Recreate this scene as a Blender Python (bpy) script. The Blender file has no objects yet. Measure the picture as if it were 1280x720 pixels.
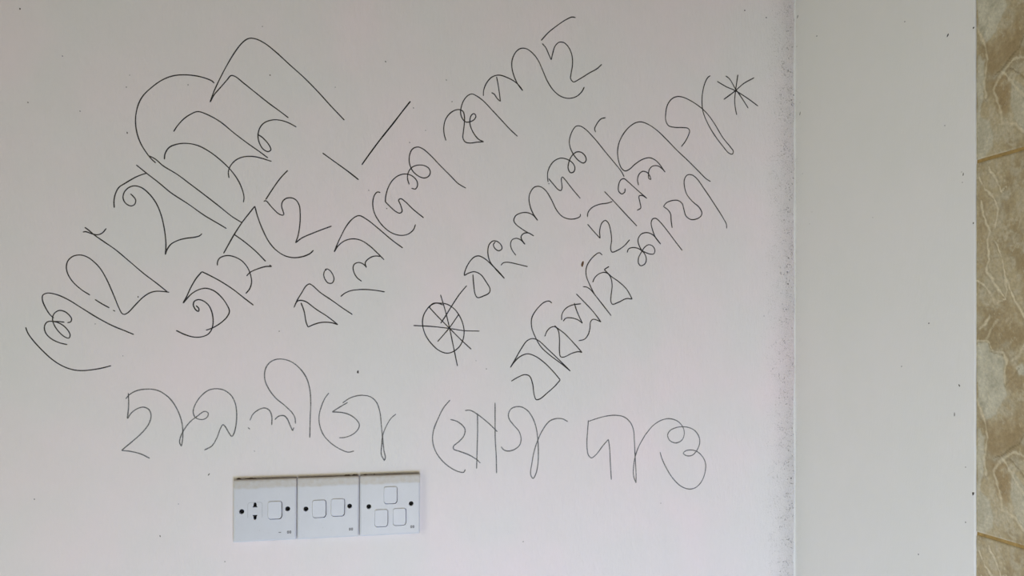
import bpy, bmesh, math, random
from mathutils import Vector, noise as mnoise
random.seed(7)
C = bpy.context.scene.collection
SC = bpy.context.scene

# ------------------------------------------------------------------ camera, light, exposure
F = 950.0                        # focal length in pixels of a 1280 x 720 frame
THETA = math.atan(221 / 950)     # camera turned a little to the right of the wall's normal
HOR = 430.0                      # pixel row of the horizon
D = 1.123                        # camera to written wall
H = 1.50                         # camera height
cam = bpy.data.cameras.new('camera')
cam.sensor_width = 36.0
cam.lens = F / 1280 * 36.0
cam.shift_y = (HOR - 360) / 1280
cam.clip_start = 0.02
co = bpy.data.objects.new('camera', cam); C.objects.link(co)
co.location = (0, -D, H); co.rotation_euler = (math.pi / 2, 0, -THETA)
SC.camera = co

w = bpy.data.worlds.new('world'); SC.world = w; w.use_nodes = True
bg = w.node_tree.nodes['Background']
bg.inputs['Color'].default_value = (1.0, 0.75, 0.5, 1)
bg.inputs['Strength'].default_value = 0.02

def area(name, loc, target, sx, sy, power, col):
    l = bpy.data.lights.new(name, 'AREA'); l.shape = 'RECTANGLE'; l.size = sx; l.size_y = sy
    l.energy = power; l.color = col
    o = bpy.data.objects.new(name, l); C.objects.link(o); o.location = loc
    o.rotation_euler = (Vector(target) - Vector(loc)).to_track_quat('-Z', 'Y').to_euler()
    return o
area('window_daylight', (-4.0, -2.6, 2.75), (0.3, 0.0, 1.3), 1.0, 0.9, 33, (0.985, 0.99, 0.88))
area('low_left_fill', (-1.5, -1.1, 0.45), (0.7, -0.1, 0.95), 1.0, 0.8, 7.4, (0.90, 1.0, 0.78))  # unseen fill lamp, added to brighten both walls towards the bottom
area('low_front_fill', (0.2, -1.35, 0.8), (0.3, 0.0, 1.3), 0.6, 0.6, 7.4, (1.0, 0.95, 0.66))  # added lamp close to the camera, lifts the middle of the written wall
area('low_blue_fill', (0.2, -1.2, 0.5), (0.4, 0.0, 1.1), 0.6, 0.5, 9.0, (0.25, 0.44, 1.0))  # added bluish fill, cools and brightens the lower part of the walls

SC.view_settings.view_transform = 'Standard'; SC.view_settings.look = 'None'
SC.view_settings.gamma = 1.0; SC.view_settings.use_curve_mapping = False
SC.view_settings.exposure = 0.0

# ------------------------------------------------------------------ helpers
def ray(u):
    a = (u - 640) / F
    return math.sin(THETA) + a * math.cos(THETA), math.cos(THETA) - a * math.sin(THETA)
def front(u, v):                 # a place on the written wall (y = 0): x, z
    dx, dy = ray(u); k = D / dy
    return k * dx, H + (HOR - v) / F * k
XC = front(994, 0)[0]            # the corner between the two walls
def side(u, v):                  # a place on the right wall (x = XC): y, z
    dx, dy = ray(u); k = XC / dx
    return k * dy - D, H + (HOR - v) / F * k
EDGE_Y = side(1218.5, 0)[0]      # where plaster ends and tiles begin

def link(name, me, mat=None, parent=None):
    o = bpy.data.objects.new(name, me); C.objects.link(o)
    if mat: me.materials.append(mat)
    if parent: o.parent = parent
    return o
def from_bm(name, bm, mat=None, parent=None, smooth=False):
    bmesh.ops.recalc_face_normals(bm, faces=bm.faces)
    me = bpy.data.meshes.new(name); bm.to_mesh(me); bm.free()
    if smooth:
        for p in me.polygons: p.use_smooth = True
    return link(name, me, mat, parent)
def empty(name, loc, label, cat, group=None):
    o = bpy.data.objects.new(name, None); C.objects.link(o); o.location = loc; o.empty_display_size = 0.03
    o['label'] = label; o['category'] = cat
    if group: o['group'] = group
    return o
def box(bm, a, b):
    vs = [bm.verts.new((x, y, z)) for x in (a[0], b[0]) for y in (a[1], b[1]) for z in (a[2], b[2])]
    for f in ((0,1,3,2), (4,6,7,5), (0,4,5,1), (2,3,7,6), (0,2,6,4), (1,5,7,3)):
        bm.faces.new([vs[i] for i in f])

# ------------------------------------------------------------------ materials
class NT:
    def __init__(s, name, rough=0.5, spec=0.5):
        s.m = bpy.data.materials.new(name); s.m.use_nodes = True
        s.t = s.m.node_tree; s.b = s.t.nodes['Principled BSDF']
        s.b.inputs['Roughness'].default_value = rough
        s.b.inputs['Specular IOR Level'].default_value = spec
    def n(s, kind, **kw):
        x = s.t.nodes.new(kind)
        for k, v in kw.items():
            if hasattr(x, k): setattr(x, k, v)
            else: x.inputs[k.replace('_', ' ')].default_value = v
        return x
    def l(s, a, b): s.t.links.new(a, b)
    def pos(s): return s.n('ShaderNodeNewGeometry').outputs['Position']
    def noise(s, vec, scale, detail=4, rough=0.55):
        x = s.n('ShaderNodeTexNoise'); x.inputs['Scale'].default_value = scale
        x.inputs['Detail'].default_value = detail; x.inputs['Roughness'].default_value = rough
        if vec: s.l(vec, x.inputs['Vector'])
        return x.outputs['Fac']
    def rng(s, val, a, b, c=0.0, d=1.0):
        x = s.n('ShaderNodeMapRange'); s.l(val, x.inputs['Value'])
        for k, v in zip(('From Min', 'From Max', 'To Min', 'To Max'), (a, b, c, d)): x.inputs[k].default_value = v
        return x.outputs['Result']
    def math(s, op, a, b=None):
        x = s.n('ShaderNodeMath'); x.operation = op
        for i, v in enumerate((a, b)):
            if v is None: continue
            if isinstance(v, (int, float)): x.inputs[i].default_value = v
            else: s.l(v, x.inputs[i])
        return x.outputs[0]
    def mix(s, fac, a, b, blend='MIX'):
        x = s.n('ShaderNodeMix'); x.data_type = 'RGBA'; x.blend_type = blend
        for sock, v in ((x.inputs[0], fac), (x.inputs[6], a), (x.inputs[7], b)):
            if isinstance(v, tuple): sock.default_value = (*v, 1)
            elif isinstance(v, (int, float)): sock.default_value = v
            else: s.l(v, sock)
        return x.outputs[2]
    def scaled(s, vec, sc):
        x = s.n('ShaderNodeVectorMath'); x.operation = 'MULTIPLY'; s.l(vec, x.inputs[0])
        x.inputs[1].default_value = sc
        return x.outputs[0]
    def bump(s, h, dist, strength=1.0):
        x = s.n('ShaderNodeBump'); s.l(h, x.inputs['Height'])
        x.inputs['Distance'].default_value = dist; x.inputs['Strength'].default_value = strength
        s.l(x.outputs[0], s.b.inputs['Normal'])
    def col(s, c):
        if isinstance(c, tuple): s.b.inputs['Base Color'].default_value = (*c, 1)
        else: s.l(c, s.b.inputs['Base Color'])

def plaster(name, axis, base, pink, corner_lo, corner_hi, rough_amt, bmp):
    """painted plaster; grains and pits gather along the corner between corner_lo and corner_hi on the axis"""
    k = NT(name, 0.62, 0.3)
    p = k.pos()
    sep = k.n('ShaderNodeSeparateXYZ'); k.l(p, sep.inputs[0])
    ax = sep.outputs[axis]
    near = k.rng(ax, corner_lo, corner_hi)
    near = k.math('MULTIPLY', near, near)
    big = k.rng(k.noise(p, 5.0, 2), 0.38, 0.62)
    c = k.mix(big, base, pink)
    blot = k.rng(k.noise(k.scaled(p, (1.0, 1.0, 0.8)), 14.0, 3), 0.4, 0.65, 0.0, 0.35)
    c = k.mix(blot, c, (base[0] * 0.965, base[1] * 0.975, base[2] * 0.96))
    # scattered pin-hole pits
    vor = k.n('ShaderNodeTexVoronoi'); vor.inputs['Scale'].default_value = 330; k.l(p, vor.inputs['Vector'])
    pit = k.rng(vor.outputs['Distance'], 0.10, 0.32, 1.0, 0.0)
    sel = k.rng(k.noise(p, 55.0, 3, 0.7), 0.43, 0.57)
    pits = k.math('MULTIPLY', k.math('MULTIPLY', pit, sel), near)
    fine = k.rng(k.noise(k.scaled(p, (1.0, 1.0, 0.6)), 420.0, 3, 0.7), 0.56, 0.70)
    fine = k.math('MULTIPLY', k.math('MULTIPLY', fine, sel), k.math('MULTIPLY', near, 0.55))
    dirt = k.math('MAXIMUM', k.math('MULTIPLY', pits, 0.62), fine)
    c = k.mix(dirt, c, (0.24, 0.225, 0.20))
    k.col(c)
    roller = k.noise(k.scaled(p, (1.0, 1.0, 0.35)), 260.0, 4, 0.6)
    lump = k.noise(k.scaled(p, (1.0, 1.0, 0.45)), 60.0, 3, 0.5)
    h = k.math('ADD', k.math('MULTIPLY', roller, 0.5), k.math('MULTIPLY', lump, 0.8))
    grain = k.noise(p, 330.0, 5, 0.75)
    h = k.math('ADD', h, k.math('MULTIPLY', k.math('MULTIPLY', grain, near), rough_amt))
    h = k.math('SUBTRACT', h, k.math('MULTIPLY', pits, 1.5))
    k.bump(h, 0.0012, bmp)
    return k.m
M_FRONT = plaster('painted_plaster', 0, (0.822, 0.774, 0.745), (0.876, 0.766, 0.758), XC - 0.080, XC - 0.012, 2.2, 1.0)
M_SIDE = plaster('painted_plaster_smooth', 1, (0.786, 0.764, 0.730), (0.795, 0.766, 0.735), -0.035, 0.02, 1.0, 0.42)

def simple(name, colr, rough=0.5, spec=0.5, noise_scale=None, amt=0.1):
    k = NT(name, rough, spec)
    if noise_scale:
        f = k.rng(k.noise(k.pos(), noise_scale, 4), 0.3, 0.7)
        k.col(k.mix(f, tuple(x * (1 - amt) for x in colr), tuple(min(1, x * (1 + amt)) for x in colr)))
    else: k.col(colr)
    return k.m
def ink(name, dark, pale, lo, hi):
    k = NT(name, 0.55, 0.3)
    f = k.rng(k.noise(k.pos(), 900.0, 3, 0.7), lo, hi)
    k.col(k.mix(f, dark, pale))
    return k.m
INK = ink('black_pen_ink', (0.026, 0.022, 0.020), (0.28, 0.26, 0.25), 0.52, 0.80)
INK_HEAVY = ink('heavy_black_ink', (0.012, 0.010, 0.009), (0.07, 0.065, 0.06), 0.5, 0.8)
INK_DRY = ink('dry_grey_ink', (0.060, 0.058, 0.060), (0.50, 0.49, 0.48), 0.42, 0.72)
M_FLOOR = simple('floor_screed', (0.52, 0.50, 0.46), 0.6, 0.4, 8, 0.08)
M_CEIL = simple('ceiling_paint', (0.72, 0.66, 0.56), 0.8, 0.2, 6, 0.03)
M_SPECK = simple('dark_speck', (0.07, 0.055, 0.045), 0.8, 0.2)
M_SPECK_B = simple('brown_speck', (0.16, 0.09, 0.05), 0.8, 0.2)
M_GROUT = simple('ochre_grout', (0.36, 0.235, 0.080), 0.7, 0.3, 200, 0.25)
M_BACK = simple('tile_backing', (0.35, 0.30, 0.2), 0.8, 0.2)

# ------------------------------------------------------------------ setting
def structure(o): o['kind'] = 'structure'; return o
ZT = 2.60
bm = bmesh.new()
box(bm, (-1.75, 0.0, 0.0), (XC + 0.15, 0.12, ZT))
wall_front = structure(from_bm('wall_front', bm, M_FRONT))
PL = 0.0022                       # the plaster stands this far in front of the tiles
bm = bmesh.new()                  # plaster return of the right wall, with a slightly worn free edge
n = 220
ring = []
for i in range(n + 1):
    z = ZT * i / n
    wob = (mnoise.noise((z * 22, 1.3, 0)) * 0.0006 + mnoise.noise((z * 90, 4.3, 0)) * 0.0003)
    ye = EDGE_Y + wob; bd = 0.0024 + 0.0018 * mnoise.noise((z * 14, 8.3, 0)) + 0.0014 * mnoise.noise((z * 60, 3.3, 0))
    ring.append([bm.verts.new(q) for q in ((XC - bd, 0.0, z), (XC - bd * .3, -bd * .3, z), (XC, -bd, z), (XC, ye + 0.0009, z), (XC + 0.0005, ye + 0.0002, z), (XC + PL + 0.0012, ye, z), (XC + PL + 0.0012, 0.0, z))])
for a, b in zip(ring, ring[1:]):
    for j in range(7): bm.faces.new((a[j], a[(j + 1) % 7], b[(j + 1) % 7], b[j]))
bm.faces.new(ring[0]); bm.faces.new(ring[-1][::-1])
wall_right = structure(from_bm('wall_right', bm, M_SIDE))
bm = bmesh.new()
box(bm, (XC + 0.012, -1.75, 0.0), (XC + 0.15, 0.0, ZT))
structure(from_bm('masonry', bm, M_BACK, wall_right))
bm = bmesh.new(); box(bm, (-1.75, -3.6, -0.08), (XC + 0.15, 0.12, 0.0))
structure(from_bm('floor', bm, M_FLOOR))
bm = bmesh.new(); box(bm, (-1.75, -3.6, ZT), (XC + 0.15, 0.12, ZT + 0.08))
structure(from_bm('ceiling', bm, M_CEIL))

# ------------------------------------------------------------------ onyx tiles on the right wall
z_top = side(1219, 202)[1]; z_bot = side(1219, 667)[1]
PITCH = z_top - z_bot
GR = 0.0042
TW = 0.30
def px(o, pts):                   # traced points of the print -> distance from the plaster edge, distance below tile top
    r = []
    for u, v in pts:
        y, z = side(o[0] + u / 3.0, o[1] + v / 3.0); r.append((EDGE_Y - y, z_top - z))
    return r
T2, T3 = (1200, 180), (1200, 360)
VEINS = [(px(T2, [(65,110),(85,165),(130,215),(136,255),(125,310)]), .0016, 1),
         (px(T2, [(75,215),(80,270),(105,322),(95,370),(100,430),(95,480),(130,530),(165,580)]), .0020, .9),
         (px(T2, [(100,85),(130,130),(150,180),(168,158)]), .0014, .9),
         (px(T2, [(125,365),(150,430),(165,490),(205,600),(245,660)]), .0015, 1),
         (px(T2, [(56,515),(85,535),(105,555)]), .0014, .9),
         (px(T2, [(70,692),(88,668),(105,645)]), .0022, .8),
         (px(T2, [(165,490),(170,545),(165,580),(150,590)]), .0016, .7),
         (px(T2, [(110,560),(125,600),(165,580)]), .0016, .6),
         (px(T2, [(160,345),(175,320),(165,360)]), .0018, .5),
         (px(T2, [(185,380),(205,375),(190,400)]), .0012, .6),
         (px(T3, [(57,200),(100,197),(110,235),(150,240),(166,270),(160,360)]), .0016, .8),
         (px(T3, [(57,420),(70,460),(85,500),(95,560),(85,640),(90,700)]), .0020, .7),
         (px(T3, [(92,190),(110,150),(135,120)]), .0018, .5),
         (px(T3, [(240,640),(200,610),(150,640),(120,690)]), .0020, .7),
         (px(T3, [(185,270),(210,255),(240,205)]), .0018, .6),
         (px(T3, [(150,640),(190,700),(225,760),(250,800)]), .0016, .7),
         (px(T3, [(120,700),(140,760),(150,830),(200,860),(240,920)]), .0018, .6)]
CRACKS = [(px(T3, [(240,530),(215,580),(170,610),(120,640)]), .0011, .8),
          (px(T3, [(100,205),(112,242),(150,250)]), .0009, .5),
          (px(T3, [(160,365),(190,340),(215,300)]), .0011, .5),
          (px(T3, [(175,640),(215,680),(240,720)]), .0010, .7)]
PALE = [(px(T3, [(57,203),(98,200),(108,236),(148,242),(164,272),(158,360),(170,400),(130,480),(90,500),(57,420)]), 1.0),
        (px(T3, [(198,300),(225,275),(245,300),(250,330),(215,330)]), 1.0),
        (px(T3, [(57,520),(85,560),(88,640),(70,760),(110,800),(120,900),(57,930)]), .8),
        (px(T3, [(190,680),(250,760),(250,930),(210,880),(180,780)]), .7)]
BROWN = [(px(T3, [(100,510),(200,470),(235,500),(215,580),(110,640),(90,560)]), .6),
         (px(T3, [(110,660),(160,640),(190,740),(170,820),(130,780)]), .9),
         (px(T2, [(60,130),(120,230),(95,330),(105,500),(57,500)]), .35),
         (px(T2, [(150,560),(245,640),(245,760),(200,760),(110,700)]), .45),
         (px(T2, [(225,430),(250,430),(250,600),(225,580)]), .9),
         (px(T3, [(165,270),(200,290),(200,340),(245,345),(245,420),(170,380)]), .7)]
def seg_dist(p, line):
    best = 9.0
    for (ax, ay), (bx, by) in zip(line, line[1:]):
        vx, vy = bx - ax, by - ay; L = vx * vx + vy * vy + 1e-12
        t = max(0.0, min(1.0, ((p[0] - ax) * vx + (p[1] - ay) * vy) / L))
        d = math.hypot(p[0] - ax - t * vx, p[1] - ay - t * vy)
        if d < best: best = d
    return best
def inside(p, poly):
    c = False; j = len(poly) - 1
    for i in range(len(poly)):
        (xi, yi), (xj, yj) = poly[i], poly[j]
        if (yi > p[1]) != (yj > p[1]) and p[0] < (xj - xi) * (p[1] - yi) / (yj - yi) + xi: c = not c
        j = i
    return c
def lerp(a, b, t): return tuple(x + (y - x) * t for x, y in zip(a, b))
def ss(a, b, x):
    t = max(0, min(1, (x - a) / (b - a))); return t * t * (3 - 2 * t)
def onyx(s, t):
    wx = mnoise.noise((s * 60, t * 60, 0.5)) * 0.0022 + mnoise.noise((s * 240, t * 240, 2.5)) * 0.0011
    wy = mnoise.noise((s * 60, t * 60, 7.5)) * 0.0022 + mnoise.noise((s * 240, t * 240, 5.5)) * 0.0011
    vw = 0.95 + 0.8 * mnoise.noise((s * 130, t * 130, 12.5)); va = 0.95 + 0.5 * mnoise.noise((s * 90, t * 90, 15.5))
    f = 1.5 * mnoise.fractal((s * 22, t * 16, 3.1), 0.7, 2.1, 6)
    g = mnoise.fractal((s * 70 + 4, t * 55, 9.1), 0.7, 2.1, 4)
    c = lerp((0.345, 0.262, 0.135), (0.455, 0.370, 0.220), ss(-0.6, 0.6, f))
    c = lerp(c, (0.50, 0.44, 0.31), 0.6 * ss(0.0, 0.7, g)); c = lerp(c, (0.47, 0.42, 0.30), 0.5 * ss(0.1, 0.7, mnoise.fractal((s * 30 + 8, t * 30, 44.1), 0.9, 2.2, 4)))
    p = (s + wx, t + wy)
    near = s < 0.115
    if near:
        for poly, a in PALE:
            e = seg_dist(p, poly + poly[:1]); ins = inside(p, poly)
            k = a * ss(-0.0012, 0.0022, e if ins else -e)
            if k > 0: c = lerp(c, lerp((0.46, 0.425, 0.310), (0.58, 0.535, 0.400), ss(-0.5, 0.5, g)), k)
        for poly, a in BROWN:
            e = seg_dist(p, poly + poly[:1]); ins = inside(p, poly)
            k = a * ss(-0.003, 0.005, e if ins else -e)
            if k > 0: c = lerp(c, lerp((0.300, 0.205, 0.090), (0.360, 0.250, 0.110), ss(-0.5, 0.5, g)), k * .8)
        for ln, wd, a in VEINS:
            wd *= max(.35, vw); a *= max(.15, min(1, va)); d = seg_dist(p, ln)
            if d < wd * 4:
                c = lerp(c, (0.68, 0.59, 0.400), a * (1 - ss(wd * 0.25, wd * 1.1, d)))
                c = lerp(c, (0.235, 0.175, 0.09), 0.35 * a * ss(wd * 0.9, wd * 1.4, d) * (1 - ss(wd * 1.4, wd * 2.6, d)))
        for ln, wd, a in CRACKS:
            d = seg_dist(p, ln)
            c = lerp(c, (0.20, 0.145, 0.06), a * (1 - ss(wd * 0.3, wd * 1.2, d)))
    # fine hair veins all over
    r = abs(mnoise.noise((s * 34 + g * .5, t * 26 + f * .6, 21.0)))
    c = lerp(c, (0.55, 0.48, 0.33), 0.60 * (1 - ss(0.0, 0.040, r)))
    r = abs(mnoise.noise((s * 90 + g * .5, t * 70, 31.0)))
    c = lerp(c, (0.53, 0.46, 0.32), 0.40 * (1 - ss(0.0, 0.06, r)) * ss(-.2, .5, f))
    r = abs(mnoise.noise((s * 55 + f, t * 45, 61.0))); c = lerp(c, (0.25, 0.18, 0.08), 0.45 * (1 - ss(0.0, 0.035, r)) * ss(0.0, .5, g))
    return c
k = NT('onyx_tile', 0.30, 0.4)
at = k.n('ShaderNodeAttribute'); at.attribute_name = 'print'
tc = k.n('ShaderNodeTexCoord').outputs['Object']
fl = k.rng(k.noise(tc, 240, 4, 0.7), 0.3, 0.7, 0.80, 1.18)
cx = k.n('ShaderNodeCombineXYZ')
for i in range(3): k.l(fl, cx.inputs[i])
k.col(k.mix(1.0, at.outputs['Color'], cx.outputs[0], 'MULTIPLY'))
M_TILE = k.m
def tile_mesh():
    ss_ = [i * 0.0011 for i in range(100)]
    while ss_[-1] < TW - 0.006: ss_.append(ss_[-1] + 0.006)
    ss_[-1] = TW
    hgt = PITCH - GR; nt = 270
    verts, cols, faces = [], [], []
    m = len(ss_)
    for j in range(nt + 1):
        t = hgt * j / nt
        for s in ss_:
            e = min(s if s > 0 else 9, TW - s, t, hgt - t)
            y = 0.0 if e > 0.0006 else 0.0005
            verts.append((y, -s, -t)); cols.append(onyx(s, t + GR / 2))
    for j in range(nt):
        for i in range(m - 1):
            a = j * m + i; faces.append((a, a + 1, a + m + 1, a + m))
    base = len(verts)                      # back of the slab
    bidx = [i for i in range(m)] + [j * m + m - 1 for j in range(1, nt + 1)] + [nt * m + i for i in range(m - 2, -1, -1)] + [j * m for j in range(nt - 1, 0, -1)]
    for i in bidx:
        v = verts[i]; verts.append((0.008, v[1], v[2])); cols.append((0.4, 0.33, 0.22))
    L = len(bidx)
    for q in range(L):
        faces.append((bidx[q], bidx[(q + 1) % L], base + (q + 1) % L, base + q))
    faces.append([base + q for q in range(L)])
    me = bpy.data.meshes.new('wall_tile'); me.from_pydata(verts, [], faces)
    a = me.color_attributes.new('print', 'FLOAT_COLOR', 'POINT')
    for i, c in enumerate(cols): a.data[i].color = (*c, 1)
    bmx = bmesh.new(); bmx.from_mesh(me); bmesh.ops.recalc_face_normals(bmx, faces=bmx.faces); bmx.to_mesh(me); bmx.free()
    me.materials.append(M_TILE)
    return me
TM = tile_mesh()
XT = XC + PL
rows = {1: ('cream and brown onyx wall tile above the upper ochre joint'),
        0: ('tall brown onyx wall tile with cream veins between the two ochre joints'),
        -1: ('brown onyx wall tile below the lower ochre joint')}
for r, lab in rows.items():
    o = bpy.data.objects.new('wall_tile', TM); C.objects.link(o)
    o.location = (XT, EDGE_Y - 0.0002, z_top - GR / 2 + r * PITCH)
    o['label'] = lab; o['category'] = 'tile'; o['group'] = 'onyx tiles on the right wall'
bm = bmesh.new()                   # the grout that fills the joints and backs the tiles
for i in (1, 0, -1, -2):
    zc = z_top + i * PITCH
    box(bm, (XT + 0.0008, EDGE_Y - TW, zc - GR / 2 + 0.0001), (XT + 0.0079, EDGE_Y - 0.0003, zc + GR / 2 - 0.0001))
o = from_bm('grout_joint', bm, M_GROUT, wall_right); o['label'] = 'ochre grout lines between the onyx tiles'

# ------------------------------------------------------------------ specks of dirt on the walls
def blob(bm, place, r, asp=1.0, ang=0.0):
    n = 7; ring = []; x0, z0 = place[0], place[1]
    for i in range(n):
        a = 2 * math.pi * i / n; rr = r * random.uniform(0.7, 1.25)
        p, q = rr * math.cos(a), rr * asp * math.sin(a)
        ring.append((x0 + p * math.cos(ang) - q * math.sin(ang), z0 + p * math.sin(ang) + q * math.cos(ang)))
    return ring
def specks(name, items, conv, to3, mat, parent):
    bm = bmesh.new()
    for it in items:
        u, v = it[0], it[1]; r = it[2] if len(it) > 2 else 0.7; asp = it[3] if len(it) > 3 else 1.2; ang = it[4] if len(it) > 4 else 0.3
        ring = blob(bm, conv(u, v), r * 0.00125, asp, ang)
        a = [bm.verts.new(to3(p, q, 0.0)) for p, q in ring]
        cx_ = sum(p for p, q in ring) / len(ring); cz_ = sum(q for p, q in ring) / len(ring)
        top = bm.verts.new(to3(cx_, cz_, 0.00035))
        for i in range(len(a)): bm.faces.new((a[i], a[(i + 1) % len(a)], top))
        bm.faces.new(a[::-1])
    o = from_bm(name, bm, mat, parent); o['kind'] = 'stuff'
    return o
FS = [(25,11,.9),(78,70,.6),(35,128,.6),(100,139,.6),(158,109,.6),(159,166,.7,1.8),(235,106,.5),(162,94,.4),(447.5,465,1.2,1.5,0),(931,13,.8),
      (958,22,.8),(261,593,.6,3.0,-.7),(482,77,.8),(337.5,94,.7),(419,109,.5),(328,33,.5),(172.5,371,.7),(119,405,.5),(153.6,445,.5),(461,238,.6),
      (517,135,.6),(532,163,.5),(512,178,.6),(565,127,.6),(558,100,.5),(318,564,.5),(43,624,.5),(200,670,.6,1.8),(223,630,.4),(281,702,.5),(989,598,.9),
      (349,414,.5),(608,461,.6),(595,451,.4),(826,629,.5),(654,677,.5),(990,410,.7),(985,355,.8),(978,380,.6),(985,88,.7),(993,104,.9),(992,119,.8),(989,125,.7),
      (984,60,.6),(986,73,.6),(990,96,.6),(987,250,.6),(980,275,.7),(984,340,.8),(955,395,.5),(966,461,.5),(370,610,.5)]
specks('dirt_speck', FS, front, lambda p, q, h: (p, -h, q), M_SPECK, wall_front)
specks('brown_stain', [(728.2,329.5,2.0,2.3,-.3)], front, lambda p, q, h: (p, -h, q), M_SPECK_B, wall_front)['label'] = 'small brown stain'
SS = [(997,21,1.0,2.8,.35),(1021,45,.8),(1131,27,.6),(1184.5,44.5,1.0,1.9,.7),(1000,142,.9,3.0,.2),(1181,157,.5),(1204,218,.6,2.5,0),(1203,228,.5),(1091,272,.5),
      (1161,404,.7),(1127,458,.6),(1199,482,.8,1.6,-.5),(1193,518,.5,4,0),(1207,653,.7),(1148,693,.7),(1207,584,.5),(996,58,.6),(1000,128,.4),(1003,217,.5),(1202,215,.4),
      (1217,34.5,1.1,.8,0),(1216.5,279,.8),(1216.5,617,1.3,1.4,.6),(1012,280,.4),(1015,265,.4)]
specks('dirt_speck', SS, side, lambda p, q, h: (XC - h, p, q), M_SPECK, wall_right)

# ------------------------------------------------------------------ socket and switch plates
def plastic(name, colr, dust=True):
    k = NT(name, 0.38, 0.45)
    tc = k.n('ShaderNodeTexCoord').outputs['Object']
    sep = k.n('ShaderNodeSeparateXYZ'); k.l(tc, sep.inputs[0])
    c = k.mix(k.rng(k.noise(tc, 60, 4), 0.35, 0.7, 0, 0.5), colr, tuple(x * 0.93 for x in colr))
    if dust:
        z = k.math('ADD', sep.outputs[2], k.math('MULTIPLY', k.math('SUBTRACT', k.noise(tc, 90, 3), 0.5), 0.006))
        band = k.rng(z, 0.0300, 0.0330)
        band = k.math('MULTIPLY', band, k.rng(k.noise(tc, 120, 4, 0.7), 0.25, 0.65, 0.30, 0.80))
        c = k.mix(band, c, (0.56, 0.50, 0.425))
        edge = k.rng(z, 0.0395, 0.0430, 0, 0.55)
        c = k.mix(edge, c, (0.38, 0.315, 0.25))
    sp = k.rng(k.noise(tc, 700, 2, 0.5), 0.735, 0.77, 0, 0.6)
    c = k.mix(sp, c, (0.25, 0.2, 0.17))
    k.col(c)
    return k.m
M_PLATE = plastic('white_plastic', (0.665, 0.662, 0.690))
M_ROCK = plastic('rocker_plastic', (0.725, 0.728, 0.775), False)
M_HOLE = simple('dark_hole', (0.012, 0.012, 0.014), 0.7, 0.2)
M_MARK = simple('grey_print', (0.20, 0.19, 0.19), 0.6, 0.3)
M_RIM = simple('grey_rim', (0.50, 0.50, 0.52), 0.5, 0.4)  # even grey, darker than the plate
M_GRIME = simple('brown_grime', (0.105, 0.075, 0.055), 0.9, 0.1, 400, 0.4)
M_SCREW = simple('screw_steel', (0.10, 0.10, 0.105), 0.45, 0.5)
MM = 0.001
TH = 8.0                                            # plate stands this many mm off the wall
def outline(w, h, r, nseg=6, bulge=0.0):
    pts = []
    for cx_, cz_, a0 in ((w/2-r, h/2-r, 0), (-w/2+r, h/2-r, 90), (-w/2+r, -h/2+r, 180), (w/2-r, -h/2+r, 270)):
        for i in range(nseg + 1):
            a = math.radians(a0 + 90 * i / nseg)
            pts.append([cx_ + r * math.cos(a), cz_ + r * math.sin(a)])
    if bulge:
        for p in pts:
            if p[1] < -h/2 + r * 1.01: p[1] -= bulge * (1 - (2 * p[0] / w) ** 2)
    return pts
def loft(bm, levels, cap=True, cap0=True):
    """levels: (outline, y) in mm; y is distance in front of the wall"""
    rings = [[bm.verts.new((x * MM, -(y if not callable(y) else y(x, z)) * MM, z * MM)) for x, z in pts] for pts, y in levels]
    n = len(rings[0])
    for a, b in zip(rings, rings[1:]):
        for i in range(n): bm.faces.new((a[i], a[(i + 1) % n], b[(i + 1) % n], b[i]))
    if cap: bm.faces.new(rings[-1])
    if cap0: bm.faces.new(rings[0][::-1])
def off(pts, cx_, cz_): return [(x + cx_, z + cz_) for x, z in pts]
def hole_cut(plate, cutters):
    for c in cutters:
        m = plate.modifiers.new('cut', 'BOOLEAN'); m.operation = 'DIFFERENCE'; m.object = c; m.solver = 'EXACT'
    bpy.context.view_layer.update()
    dg = bpy.context.evaluated_depsgraph_get()
    me = bpy.data.meshes.new_from_object(plate.evaluated_get(dg))
    plate.modifiers.clear(); plate.data = me
    for c in cutters: bpy.data.objects.remove(c, do_unlink=True)
CUT_PARENT = [None]
def cutter(levels):
    bm = bmesh.new(); loft(bm, levels); return from_bm('cutter', bm, None, CUT_PARENT[0])
def circle(r, n=20): return [(r * math.cos(2*math.pi*i/n), r * math.sin(2*math.pi*i/n)) for i in range(n)]
def dome_slot(sgn):                                  # flat edge towards the middle, flared foot, round head
    p = [(-3.2, 0), (-2.9, 1.3), (-2.2, 2.1), (-2.1, 4.6), (-1.5, 6.2), (0, 7.0), (1.5, 6.2), (2.1, 4.6), (2.2, 2.1), (2.9, 1.3), (3.2, 0)]
    return [(x, z * sgn) for x, z in (p if sgn > 0 else p[::-1])]

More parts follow.
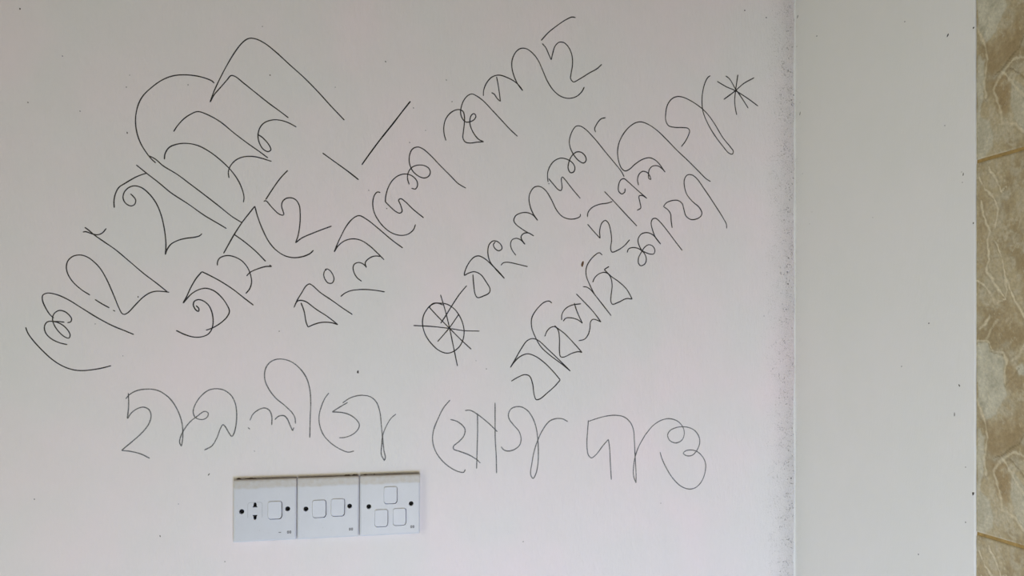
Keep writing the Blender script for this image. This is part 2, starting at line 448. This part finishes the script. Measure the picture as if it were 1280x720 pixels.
def make_plate(name, x, zc, wid, hgt, label, cat, holes, rockers, marks, slots=False, grime=()):
    root = empty(name, (x, 0, zc), label, cat, 'white wall plates in a row')
    root.rotation_euler = (0, math.radians(0.27), 0)
    W2, H2 = wid, hgt
    bm = bmesh.new()
    # edges curve softly to the front; the top leans back like a chamfer
    loft(bm, [(outline(W2, H2, 1.0), 0.02), (outline(W2, H2, 1.0), TH - 2.0), (outline(W2 - .7, H2 - .7, 1.0), TH - 1.1),
              (outline(W2 - 2.0, H2 - 2.4, 1.2), TH - 0.55), (off(outline(W2 - 5.0, H2 - 15.5, 3.0), 0, -5.2), TH)])
    plate = from_bm('plate', bm, M_PLATE, root)
    CUT_PARENT[0] = root
    cut = [cutter([(off(circle(3.3), hx, hz), 2.2), (off(circle(3.5), hx, hz), TH + 1)]) for hx, hz in holes]
    for rx, rz in rockers:
        cut.append(cutter([(off(outline(19.5, 24.2, 3.4, bulge=2.2), rx + .42, rz - .72), 1.5), (off(outline(19.5, 24.2, 3.4, bulge=2.2), rx + .42, rz - .72), TH + 1)]))  # cut shifted right and down; the wider gap imitates the rocker's shadow
    if slots:
        for sg in (1, -1):
            cut.append(cutter([(off(dome_slot(sg), -13.6, 4.6 if sg > 0 else -6.0), 1.0), (off(dome_slot(sg), -13.6, 4.6 if sg > 0 else -6.0), TH + 1)]))
    hole_cut(plate, cut)
    for hx, hz in holes:                             # screw sunk in each hole, with its slot
        bm = bmesh.new(); loft(bm, [(off(circle(3.1), hx, hz), 2.25), (off(circle(3.1), hx, hz), 2.6), (off(circle(2.5), hx, hz), 2.9)])
        s = from_bm('screw', bm, M_HOLE, root)
    if slots:
        for sg in (1, -1):
            sl = [(a * 0.99, b * 0.99) for a, b in dome_slot(sg)]
            bm = bmesh.new(); loft(bm, [(off(sl, -13.6, 4.62 if sg > 0 else -6.02), 1.05), (off(sl, -13.6, 4.62 if sg > 0 else -6.02), 1.8)])
            from_bm('socket_slot', bm, M_HOLE, root)
    if slots:                                        # fine moulded rim round the two slots, open below
        path = [(9.6, -9.5), (9.6, 8.5)] + [(6.6 + 3 * math.cos(math.radians(a)), 8.5 + 3 * math.sin(math.radians(a))) for a in range(10, 91, 16)]
        path += [(-a, b) for a, b in path[::-1]]
        bm = bmesh.new(); prev = None
        for i, (a, b) in enumerate(path):
            p, q = path[max(0, i - 1)], path[min(len(path) - 1, i + 1)]
            tx, tz = q[0] - p[0], q[1] - p[1]; L_ = math.hypot(tx, tz); nx, nz = -tz / L_, tx / L_
            cur = [bm.verts.new(((a - 13.6 + nx * s_) * MM, -(TH + h_) * MM, (b + nz * s_) * MM)) for s_, h_ in ((.32, -.05), (.22, .16), (-.22, .16), (-.32, -.05))]
            if prev:
                for q_ in range(4): bm.faces.new((prev[q_], prev[(q_ + 1) % 4], cur[(q_ + 1) % 4], cur[q_]))
            else: bm.faces.new(cur)
            prev = cur
        bm.faces.new(prev[::-1])
        from_bm('socket_rim', bm, M_RIM, root)
    for rx, rz in rockers:
        bm = bmesh.new()
        tilt = lambda x, z, rz=rz: TH + 1.5 - 0.06 * (z - rz)      # lower half stands out further
        ttop = lambda x, z, rz=rz: TH + 2.1 - 0.06 * (z - rz)
        loft(bm, [(off(outline(18.4, 22.8, 3.0, bulge=2.2), rx, rz), 1.6), (off(outline(18.4, 22.8, 3.0, bulge=2.2), rx, rz), tilt),
                  (off(outline(17.6, 22.0, 2.7, bulge=2.1), rx, rz), ttop)])
        from_bm('rocker', bm, M_ROCK, root)
    bm = bmesh.new()
    for mx, mz, kind in marks:
        if kind == 'ring':
            for dx in (-1.55, 1.55):
                for sgx in (-1, 1):
                    for q in range(7):
                        a0 = math.radians(-70 + 140 * q / 7); a1 = math.radians(-70 + 140 * (q + 1) / 7)
                        P = [(sgx * r_ * math.cos(a) * 0.8, r_ * math.sin(a) * 1.45) for a in (a0, a1) for r_ in (0.85, 1.75)]
                        vs = [bm.verts.new(((mx + dx + p) * MM, -(TH + .04) * MM, (mz + q_) * MM)) for p, q_ in (P[0], P[1], P[3], P[2])]
                        bm.faces.new(vs)
                vs = [bm.verts.new(((mx + dx + p) * MM, -(TH + .04) * MM, (mz + q_) * MM)) for p, q_ in ((-.35, -1.7), (.35, -1.7), (.35, 1.7), (-.35, 1.7))]
                bm.faces.new(vs)
        else:
            vs = [bm.verts.new(((mx + p) * MM, -(TH + .04) * MM, (mz + q_) * MM)) for p, q_ in ((-1.7, -.4), (1.7, -.6), (1.6, .7), (0.2, .5), (-1.6, .8))]
            bm.faces.new(vs)
    me_faces = list(bm.faces)
    ex = bmesh.ops.extrude_face_region(bm, geom=me_faces)
    for v in ex['geom']:
        if isinstance(v, bmesh.types.BMVert): v.co.y += 0.0001
    from_bm('printed_mark', bm, M_MARK, root)
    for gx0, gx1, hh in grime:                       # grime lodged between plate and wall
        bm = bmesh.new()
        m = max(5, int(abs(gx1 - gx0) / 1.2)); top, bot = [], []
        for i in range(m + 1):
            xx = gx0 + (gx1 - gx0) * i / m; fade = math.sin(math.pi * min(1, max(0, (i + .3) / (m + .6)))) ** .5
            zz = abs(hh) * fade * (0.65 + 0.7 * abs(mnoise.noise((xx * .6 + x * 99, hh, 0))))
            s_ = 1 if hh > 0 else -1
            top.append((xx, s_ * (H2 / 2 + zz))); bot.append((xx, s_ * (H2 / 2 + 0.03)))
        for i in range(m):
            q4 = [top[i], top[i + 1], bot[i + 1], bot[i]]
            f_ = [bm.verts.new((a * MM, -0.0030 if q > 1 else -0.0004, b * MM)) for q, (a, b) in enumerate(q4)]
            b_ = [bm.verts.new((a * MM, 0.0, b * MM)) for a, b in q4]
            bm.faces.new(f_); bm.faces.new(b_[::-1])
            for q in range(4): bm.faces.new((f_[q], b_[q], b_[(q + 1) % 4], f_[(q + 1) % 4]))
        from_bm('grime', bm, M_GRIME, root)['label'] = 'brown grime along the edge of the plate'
    return root

def span(u0, u1, v0a, v1a):
    xa = front(u0, 600)[0]; xb = front(u1, 600)[0]; um = (u0 + u1) / 2
    za = front(um, v0a)[1]; zb = front(um, v1a)[1]
    return (xa + xb) / 2, (za + zb) / 2, (xb - xa) / MM, (za - zb) / MM
x, z, wd, hg = span(292.6, 371.0, 597.9, 674.8)
make_plate('socket_plate', x, z, wd, hg, 'leftmost white wall plate, with a two-slot socket beside one rocker switch', 'socket',
           [(-31.3, -.6), (30.2, .6)], [(12.8, .6)], [(32.4, -32.2, 'ring'), (19.8, -32.0, 'dash')], True,
           [(-39, -33, 2.2), (-28, -12, 1.6), (-33, 42, .4), (-42, -34, -1.8), (8, 18, -.8)])
x, z, wd, hg = span(371.9, 448.6, 595.3, 671.0)
make_plate('light_switch', x, z, wd, hg, 'middle white wall plate with two rocker switches side by side', 'switch',
           [(-31.0, -.6), (29.6, .9)], [(-13.0, .0), (12.9, .8)], [(31.6, -32.2, 'ring')], False,
           [(-42, 42, .45), (22, 30, 1.6), (33, 42, 2.0), (-24, -14, -.8)])
x, z, wd, hg = span(449.5, 524.6, 592.6, 667.2)
make_plate('light_switch', x, z, wd, hg, 'rightmost white wall plate with three rocker switches, one above two', 'switch',
           [(-30.6, -1.0), (30.2, .8)], [(0, 15.4), (-13.1, -17.3), (13.0, -16.7)], [(32.0, -33.0, 'ring')], False,
           [(-42, 42, .45), (-38, -33, 1.5), (-24, -21, 1.3), (30, 41, -1.0)])

# ------------------------------------------------------------------ pen writing on the wall
S = 823 / 160
TILES = {'A1': (20, 340, S), 'A2': (60, 260, S), 'A3': (130, 180, S), 'A4': (150, 70, S), 'A5': (200, 80, 4), 'A6': (250, 30, 3.6),
         'B1': (210, 290, S), 'B2': (280, 200, S), 'B3': (350, 290, S), 'B4': (400, 180, 4.8), 'B5': (390, 110, S), 'B6': (540, 90, 6), 'B7': (620, 10, S),
         'B8': (510, 340, S), 'C1': (560, 260, S), 'C2': (650, 140, S), 'C3': (720, 160, 4.5), 'C4': (820, 80, 6), 'C5': (770, 200, S), 'C6': (620, 390, S),
         'C7': (680, 300, S), 'C8': (140, 470, 886/160), 'D1': (290, 440, S), 'D2': (380, 470, 6), 'D3': (530, 490, 886/160), 'D4': (600, 490, 6), 'D5': (720, 500, 6),
         'E1': (760, 130, 6)}
def catmull(P, step=1.1):
    """centripetal Catmull-Rom through P (pixels)"""
    if len(P) == 2:
        n = max(2, int(math.dist(*P) / step)); return [tuple(P[0][k] + (P[1][k] - P[0][k]) * i / n for k in (0, 1)) for i in range(n + 1)]
    Q = [(2*P[0][0]-P[1][0], 2*P[0][1]-P[1][1])] + P + [(2*P[-1][0]-P[-2][0], 2*P[-1][1]-P[-2][1])]
    out = []
    for i in range(1, len(Q) - 2):
        p0, p1, p2, p3 = Q[i-1:i+3]
        t0 = 0; t1 = t0 + max(1e-6, math.dist(p0, p1)) ** .5; t2 = t1 + max(1e-6, math.dist(p1, p2)) ** .5; t3 = t2 + max(1e-6, math.dist(p2, p3)) ** .5
        n = max(2, int(math.dist(p1, p2) / step))
        for j in range(n):
            t = t1 + (t2 - t1) * j / n; r = []
            for k in (0, 1):
                a1 = (t1-t)/(t1-t0)*p0[k] + (t-t0)/(t1-t0)*p1[k]; a2 = (t2-t)/(t2-t1)*p1[k] + (t-t1)/(t2-t1)*p2[k]; a3 = (t3-t)/(t3-t2)*p2[k] + (t-t2)/(t3-t2)*p3[k]
                b1 = (t2-t)/(t2-t0)*a1 + (t-t0)/(t2-t0)*a2; b2 = (t3-t)/(t3-t1)*a2 + (t-t1)/(t3-t1)*a3
                r.append((t2-t)/(t2-t1)*b1 + (t-t1)/(t2-t1)*b2)
            out.append(tuple(r))
    out.append(P[-1])
    return out
def parse(s):
    """'A1: x,y x,y | x,y' -> smooth runs of pixels; | is a sharp turn"""
    tile, rest = s.split(':'); ox, oy, sc = TILES[tile.strip()]
    runs, last = [], None
    for part in rest.split('|'):
        P = [tuple(float(q) for q in p.split(',')) for p in part.split()]
        P = [(ox + a / sc, oy + b / sc) for a, b in P]
        if last: P = [last] + P
        last = P[-1]; runs.append(P)
    return runs
HT = 0.00022
def ribbon(bm, pix, wmm, seed):
    pts = [front(u, v) for u, v in catmull(pix)]
    n = len(pts); prev = None
    for i, (x, z) in enumerate(pts):
        a = pts[max(0, i - 1)]; b = pts[min(n - 1, i + 1)]
        tx, tz = b[0] - a[0], b[1] - a[1]; L = math.hypot(tx, tz) or 1
        nx, nz = -tz / L, tx / L
        hw = wmm * MM / 2 * 1.07 * (1 + 0.22 * mnoise.noise((x * 60, z * 60, seed)))
        if i in (0, n - 1): hw *= 0.55
        cur = [bm.verts.new((x + nx * s * hw, y, z + nz * s * hw)) for s, y in ((1, -0.00002), (0.75, -HT), (-0.75, -HT), (-1, -0.00002))]
        if prev:
            for j in range(4): bm.faces.new((prev[j], prev[(j + 1) % 4], cur[(j + 1) % 4], cur[j]))
        else: bm.faces.new(cur)
        prev = cur
    bm.faces.new(prev[::-1])
def write(name, label, cat, letters, mat=INK, wmm=1.55, group=None, part='letter'):
    """letters: lists of stroke strings, one list per letter"""
    allp = [front(*p) for L in letters for s in L for r in parse(s) for p in r]
    x0 = sum(p[0] for p in allp) / len(allp); z0 = min(p[1] for p in allp)
    single = len(letters) == 1
    root = None if single else empty(name, (x0, 0, z0), label, cat, group)
    for q, L in enumerate(letters):
        bm = bmesh.new()
        for s in L:
            for r in parse(s): ribbon(bm, r, wmm, q * 3.7)
        for v in bm.verts: v.co.x -= x0; v.co.z -= z0
        o = from_bm(name if single else part, bm, mat, root)
        if single:
            o.location = (x0, 0, z0); o['label'] = label; o['category'] = cat
            if group: o['group'] = group

G = 'handwritten words on the wall'
write('handwritten_word', 'black pen word lowest on the far left, ending in a tall loop with straight bar', 'writing', [
    ['A1: 62,355 75,390 110,440 165,500 230,560 300,605 370,629 430,634 500,627 560,616 612,602'],
    ['A1: 330,467 280,455 225,428 190,390 183,350 200,322 240,318 290,335 330,370 348,405 340,425 310,415 270,378 243,335 235,300 245,268 275,248 310,253 340,275 357,300 352,320 330,326',
     'A1: 240,318 280,319 312,323', 'A1: 243,297 215,270 185,220 170,180 172,150 200,136 260,145 330,175 420,230 520,292 620,345 700,378 758,402'],
    ['A2: 432,664 418,657', 'A2: 395,642 350,618 302,588', 'A2: 270,560 215,525 160,475 128,425 118,380 128,340 160,311 205,302 250,314 300,350 340,395 380,465 420,555 455,640 475,677 490,684 515,672 560,625 610,575 650,548 690,536 740,537 780,542'],
    ['A2: 768,540 700,485 620,425 520,340 430,265 360,217 300,175 258,140 236,124', 'A2: 224,155 240,152 290,168 320,172 350,160 375,131']], INK, 1.5, G)
write('handwritten_word', 'largest black pen word, top left, with sweeping arcs and long diagonal bars', 'writing', [
    ['A3: 66,410 64,370 72,325 95,280 140,250 200,215 240,198 275,187', 'A3: 170,320 188,337 204,362 195,390 172,398 140,382 123,350 128,315 155,283 195,269 240,280 290,320 335,380 365,450 385,530 396,610 398,660 394,712 | 405,680 430,645 475,620 530,606 580,600 615,590 630,576'],
    ['A3: 207,134 270,185 350,247 430,313 540,385 650,462 740,515 788,544'],
    ['A4: 606,175 590,160 550,143 490,128 410,121 340,128 270,155 200,205 145,260 115,320 100,400 106,480 130,555 165,615 200,660 230,688',
     'A3: 290,76 330,97 380,140 470,195 560,262 650,330 740,400 823,466 887,506'],
    ['A5: 68,338 85,312 115,278 150,253 188,238 230,250 300,288 370,345 440,398 500,440 540,470', 'A5: 345,570 342,540 352,510 380,480 420,464 470,463 510,472 558,487',
     'A5: 22,477 25,450 45,418 85,401 135,397 190,408 250,440 310,487 360,538 395,590 415,640 420,670 417,692'],
    ['A5: 251,190 270,155 300,120 335,80 355,58 375,62 420,97 480,145 540,193 600,237 642,269', 'A5: 682,315 640,293 600,281 560,280 520,295 498,322 490,360 497,395 515,425 540,438 554,430 548,410 525,380 505,362 487,352'],
    ['A6: 45,352 60,310 90,245 130,170 165,115 195,80 220,65 250,67 290,86 340,125 400,180 470,243 530,304 590,370 650,433']], INK, 1.55, G)
write('handwritten_word', 'black pen word directly under the largest word, starting with a spiral hook', 'writing', [
    ['B1: 180,473 198,492 196,510 178,500 163,470 170,445 195,435 225,442 260,470 282,515 290,570 283,620 260,655 220,673 170,676 110,660 52,633',
     'B1: 244,632 290,615 345,580 380,545 395,510 380,470 340,415 295,378 245,362 200,370 155,395 120,430 97,458 | 120,415 145,360 180,300 218,255 | 260,275 340,318 420,370 490,425 550,471'],
    ['B1: 318,216 318,195 330,170 360,155 395,152 440,165 480,190 515,235 533,285 537,325 525,365 500,396', 'B1: 505,283 530,258 580,236 630,222 667,222', 'B1: 652,212 667,222',
     'B2: 65,478 130,525 200,583 268,652'],
    ['B2: -3,601 65,480 115,403 160,345 198,297 | 215,360 245,440 285,520 330,575 390,615 450,628 510,620 555,600 575,580'],
    ['B2: 410,66 360,120 310,190 268,255', 'B2: 255,267 268,262 310,307 350,345 375,355 386,351 | 380,330 370,295 378,265 400,247 430,243 460,255 483,290 490,350 487,420 475,490 460,533 | 500,502 580,467 650,440 692,425']], INK, 1.6, G)
DG = 'short separate pen dashes'
write('pen_dash', 'thick black pen dash leaning right, above the third slanting line', 'writing', [['B5: 633,85 580,152 520,230 440,330 380,410 320,494']], INK_HEAVY, 1.9, DG)
write('pen_dash', 'black pen dash leaning left, just below the end of the largest word', 'writing', [['B5: 68,418 140,470 230,535 300,590']], INK_HEAVY, 1.65, DG)
write('handwritten_word', 'black pen word of the third slanting line, starting with a triangle and a small circle', 'writing', [
    ['B3: 90,486 110,440 140,390 165,350 188,334 210,345 260,390 330,437 400,487 466,531', 'B3: 105,455 115,443 140,440 170,450 230,495 300,540 340,570 372,596 | 330,583 270,581 225,592 180,611 | 168,580 155,510 135,455'],
    ['B3: 288,243 300,237 320,247 340,275 347,305 335,328 310,328 290,305 281,275 288,250 300,243', 'B3: 390,415 415,395 450,379 500,371 560,370 620,376 674,385'],
    ['B3: 525,317 495,293 475,258 470,225 480,205 505,196 530,203 548,217 556,229 | 548,200 560,180 590,160 620,154 645,158'],
    ['B4: 497,624 430,575 350,507 280,452 235,430 200,445 160,490 125,555 100,610 85,648 | 110,610 150,580 200,569 250,580 300,613 345,655 385,695'],
    ['B4: 362,292 345,288 328,305 317,345 322,400 345,450 385,500 430,533 480,548 525,542 560,515 573,482'],
    ['B4: 401,390 400,385', 'B4: 390,345 420,375 450,402 478,415 492,405 485,370 472,335 485,328 510,345 560,393 622,443'],
    ['B4: 392,350 395,310 410,260 435,218 470,190 510,180 550,190 580,220 585,250 572,270 548,265', 'B4: 535,243 525,205 530,170 550,142 580,128 620,128 652,145 662,170 650,195 625,204 590,192 555,160 537,115 538,65 555,30 585,18 615,28 660,65 720,128 780,188 830,238 876,265']], INK, 1.55, G)
write('handwritten_word', 'black pen word at the top of the third slanting line, with knotted loop', 'writing', [
    ['B6: 105,515 92,470 88,420 100,360 130,315 170,288 205,282 232,295 243,330 242,390 235,450 232,495 250,525 285,533 335,527 388,523 | 350,505 310,455 287,400 284,360 295,325 315,312 329,330 318,355 290,372 255,375 228,350 215,310 220,260 240,210 270,176 300,165 335,180 385,217 450,285 520,360 590,435 642,483'],
    ['B6: 446,155 465,165 490,200 513,222 | 507,170 495,90 484,35', 'B6: 385,180 387,140 405,90 440,45 475,27 510,24 560,40 620,72 660,110 680,140'],
    ['B7: 172,532 140,490 115,435 102,380 105,330 130,280 160,260 195,262 235,290 270,335 300,400 330,470 370,530 415,567 465,581 515,570 550,540 568,508'],
    ['B7: 290,209 340,155 400,108 450,75 490,58 512,62', 'B7: 297,228 320,255 340,300 355,334 | 365,290 380,245 405,221 435,222 465,250 487,300 492,360 483,420 480,455 498,475 540,455 600,418 650,390 680,362']], INK, 1.6, G)
write('pen_doodle', 'black pen circle crossed by spokes, left of the fourth slanting line', 'doodle', [
    ['B8: 135,228 160,203 200,200 250,207 300,240 340,300 360,370 355,430 330,480 290,512 250,522 200,505 150,460 110,400 93,330 100,280 120,243 145,215 185,200 225,212'],
    ['B8: 35,344 150,350 260,362 360,377 460,380'], ['B8: 209,146 240,250 267,360 290,470 318,605'], ['B8: 135,225 200,295 265,360 340,435 407,497'], ['B8: 328,270 265,360 190,448']], INK, 1.55, None, 'stroke')
write('pen_dash', 'black pen dash reaching into the top of the spoked circle', 'writing', [['B8: 378,87 330,145 280,220 240,285 210,330']], INK, 1.6, DG)
write('handwritten_word', 'black pen word of the fourth slanting line, right after the spoked circle', 'writing', [
    ['C1: 160,427 165,490 175,555 190,576 230,565 265,545 270,520 245,475 210,428 170,410 130,420 104,435 | 108,410 130,360 165,318 195,308 235,325 290,375 330,415 363,453'],
    ['C1: 363,453 300,385 268,340 256,280 265,235 290,212 320,217 345,245 345,265 325,275 302,260 292,235 305,217', 'C1: 340,369 355,353 385,349 450,362 512,377'],
    ['C1: 437,305 412,270 402,235 412,205 440,195 470,207 495,234 | 475,205 470,185 485,165 515,160 552,180', 'C1: 515,160 480,138 435,103 423,80 435,50 470,32 510,30 545,45 577,80'],
    ['C2: 113,696 85,655 65,605 58,550 70,510 95,482 130,480 165,505 200,560 235,630 270,670 315,688 360,685 387,670 388,655'],
    ['C2: 187,464 184,458', 'C2: 184,428 215,465 245,498 262,505 270,490 266,430 272,418 290,435 330,487 388,556'],
    ['C2: 181,450 178,430 178,390 192,350 220,315 260,297 305,305 340,330 353,360 345,385 325,390 310,365 315,320 335,280 365,257 395,260 420,285 425,310 410,328 380,315 345,275 322,225 318,180 335,125 360,92 385,90 420,110 480,172 550,258 610,330 650,380 670,417'],
    ['C2: 487,130 480,110 492,80 520,45 550,36']], INK, 1.6, G)
write('handwritten_word', 'black pen word beside the asterisk, ending in a long narrow loop', 'writing', [
    ['C3: 65,541 100,582 136,621 | 133,580 145,535 165,520 182,535 195,580 200,630 195,680 203,698 230,690 270,664 302,628', 'C3: 64,500 68,475 90,448 130,430 180,422 205,413'],
    ['C3: 160,357 220,420 280,485 343,552'],
    ['C3: 276,340 274,360 258,371 240,355 240,320 252,292 270,285 290,300 340,345 399,396 | 372,380 355,383 360,420 364,450 343,463'],
    ['C3: 352,322 346,290 355,260 375,244 400,250 415,270 422,290 | 410,285 408,260 412,235 430,215 460,213 485,230 502,248',
     'E1: 428,512 385,450 350,418 310,403 260,415 205,450 160,490 128,502 100,480 78,420 72,350 85,285 115,225 160,172 205,142 245,134 300,152 370,200 435,262 520,350 600,425 680,505 735,560 770,582'],
    ['C4: 190,620 220,580 245,530 252,498 238,482 200,477 140,475 95,463 75,430 72,380 85,310 115,265 150,246 190,246 250,270 340,330 390,380 440,450 500,550 560,625 580,655 572,676 545,667 500,615 440,535 390,450 355,365 345,290 350,210 370,135 390,100 408,87']], INK, 1.6, G)
write('pen_asterisk', 'black pen asterisk with eight arms at the upper right', 'doodle', [
    ['C4: 458,130 530,172 595,200 690,260 766,316'], ['C4: 522,89 550,110 595,185 640,250 692,332'], ['C4: 614,80 605,140 597,200 590,270 595,330 605,382'], ['C4: 736,103 660,145 590,205 508,266']], INK, 1.75, None, 'stroke')
write('handwritten_word', 'black zigzag pen word at the start of the lowest slanting line', 'writing', [
    ['C6: 98,445 140,420 185,403 215,412 235,460 245,530 258,563 280,560 330,520 380,475 413,437 | 370,385 310,325 250,283 200,269 150,290 115,325 92,357 | 120,310 160,240 200,185 235,171 270,182 340,245 410,312 478,380',
     'C6: 478,380 430,340 350,280 290,225 250,155 230,100 228,50 237,21 272,-29 311,-63 342,-70 360,-57'],
    ['C6: 313,158 330,120 355,98 380,95 400,118 408,170 408,250 415,287 435,290 490,265 530,255 553,260 | 500,200 440,138 390,100 377,87'],
    ['C7: 113,516 115,480 135,445 175,420 238,410', 'C7: 195,405 205,440 225,490 247,535 | 215,512 170,500 140,503 123,523'],
    ['C7: 207,346 260,400 320,465 366,527 | 340,515 315,510 300,525 295,570 283,610 260,638 222,648'],
    ['C7: 432,487 380,420 325,350 300,320 275,303 250,300', 'C7: 325,350 295,290 272,230 272,180 290,140 325,100 355,82 375,97'],
    ['C7: 313,272 325,245 350,220 385,208 410,215 430,245 438,290 432,350 430,395 440,413 480,400 530,377 567,380 | 530,315 480,268 430,232 387,190 | 418,170']], INK, 1.6, G)
write('handwritten_word', 'black pen word with a clover-shaped knot, ending the lowest slanting line', 'writing', [
    ['C5: 72,595 80,573 105,563 140,568 170,585 220,605 243,603 250,580 235,553 210,545 185,560 165,590 145,630 145,665 160,680 185,668 195,640 185,605 165,580 145,540 143,505 165,475 200,467 235,480 265,512 287,541 | 255,500 235,450 226,405 235,380 255,375 285,400 330,455 380,522 426,582'],
    ['C5: 361,437 355,395 350,345 335,322 305,299 | 325,275 365,260 400,261 425,280 437,320 450,360 480,382 515,380 545,362 552,340 535,305 490,265 455,220 440,170 440,125 458,97 485,95 515,115 570,190 630,280 690,375 710,415 711,440']], INK, 1.6, G)
write('handwritten_word', 'grey pen word at the left of the level bottom row, above the wall plates', 'writing', [
    ['C8: 113,118 115,200 107,295 | 135,255 180,224 220,216 255,232 270,270 258,325 215,385 150,445 66,515 | 130,522 200,540 262,570', 'C8: 95,158 120,130 170,102 240,91 310,98 370,130 420,180 460,250 483,320 490,390 487,450 480,487'],
    ['C8: 480,487 468,460 475,420 500,370 540,318 590,278 640,245 665,255 662,280 640,298 605,300 575,285 562,245 580,190 620,135 670,98 720,88 775,98 825,135 853,190 863,260 858,340 845,395 830,418 810,395 785,352 768,337 750,365 725,430 690,485 640,512'],
    ['D1: 115,440 135,400 170,372 210,360 240,375 255,410 256,470', 'D1: 103,485 115,497', 'D1: 275,435 300,413 335,410 355,430 375,475 390,507 | 398,485'],
    ['D1: 408,460 405,425 390,395 340,345 280,295 235,235 212,180 212,120 235,75 275,50 325,46 385,65 440,110 480,170 500,240 506,320 503,420 500,552'],
    ['D2: 187,127 155,170 130,230 113,300 118,370 145,440 200,502 270,548 330,571 375,563'],
    ['D2: 328,198 270,232 212,269 | 290,275 340,290 390,325 415,365 405,400 370,435 310,460 263,463', 'D2: 290,202 340,168 390,150 440,145 500,157 545,200 570,275 580,370 590,470 600,560 610,610 603,635 | 580,590 583,520 592,440 620,370 655,315 690,285']], INK_DRY, 1.5, G)
write('handwritten_word', 'grey pen word in the middle of the level bottom row, with two upright bars', 'writing', [
    ['D3: 180,56 135,110 95,190 65,270 60,340 80,410 130,480 190,528 245,553 275,555 286,535'],
    ['D3: 182,190 220,200 260,225 284,260 275,305 240,345 205,375 205,395 250,412 310,435 365,468 390,492', 'D3: 370,148 371,260 368,380 364,530', 'D3: 284,128 320,127 370,155 440,210 508,275'],
    ['D3: 492,74 492,200 493,320 500,450 502,562'],
    ['D4: 158,410 180,435 215,443 260,430 297,398 308,350 292,295 250,245 220,205 213,170 230,130 265,112 310,112 355,138 390,185 415,245 430,320 437,420 435,530 420,610 398,648 380,620 390,530 405,450 430,370 470,285 520,220 570,200 620,202 658,222']], INK_DRY, 1.6, G)
write('handwritten_word', 'grey pen word at the right end of the level bottom row', 'writing', [
    ['D5: 265,598 258,480 252,360 243,295 | 200,345 150,410 115,434 92,410 82,330 87,230 93,152'],
    ['D5: 95,160 160,138 230,120 300,115 360,127 405,165 430,220 438,310 443,420 450,540 450,622 | 432,570 432,500 445,420 470,350 520,260'],
    ['D5: 520,260 580,190 640,152 700,140 760,158 800,200 812,250 795,300 750,322 705,305 687,265 705,230 760,205 830,203 885,225 920,270 928,320 905,380 870,415 830,418 805,400 825,380 865,375 905,385 945,420 970,470 970,530 945,605 900,655 850,668 790,648 730,592 680,515 645,440 630,390']], INK_DRY, 1.55, G)
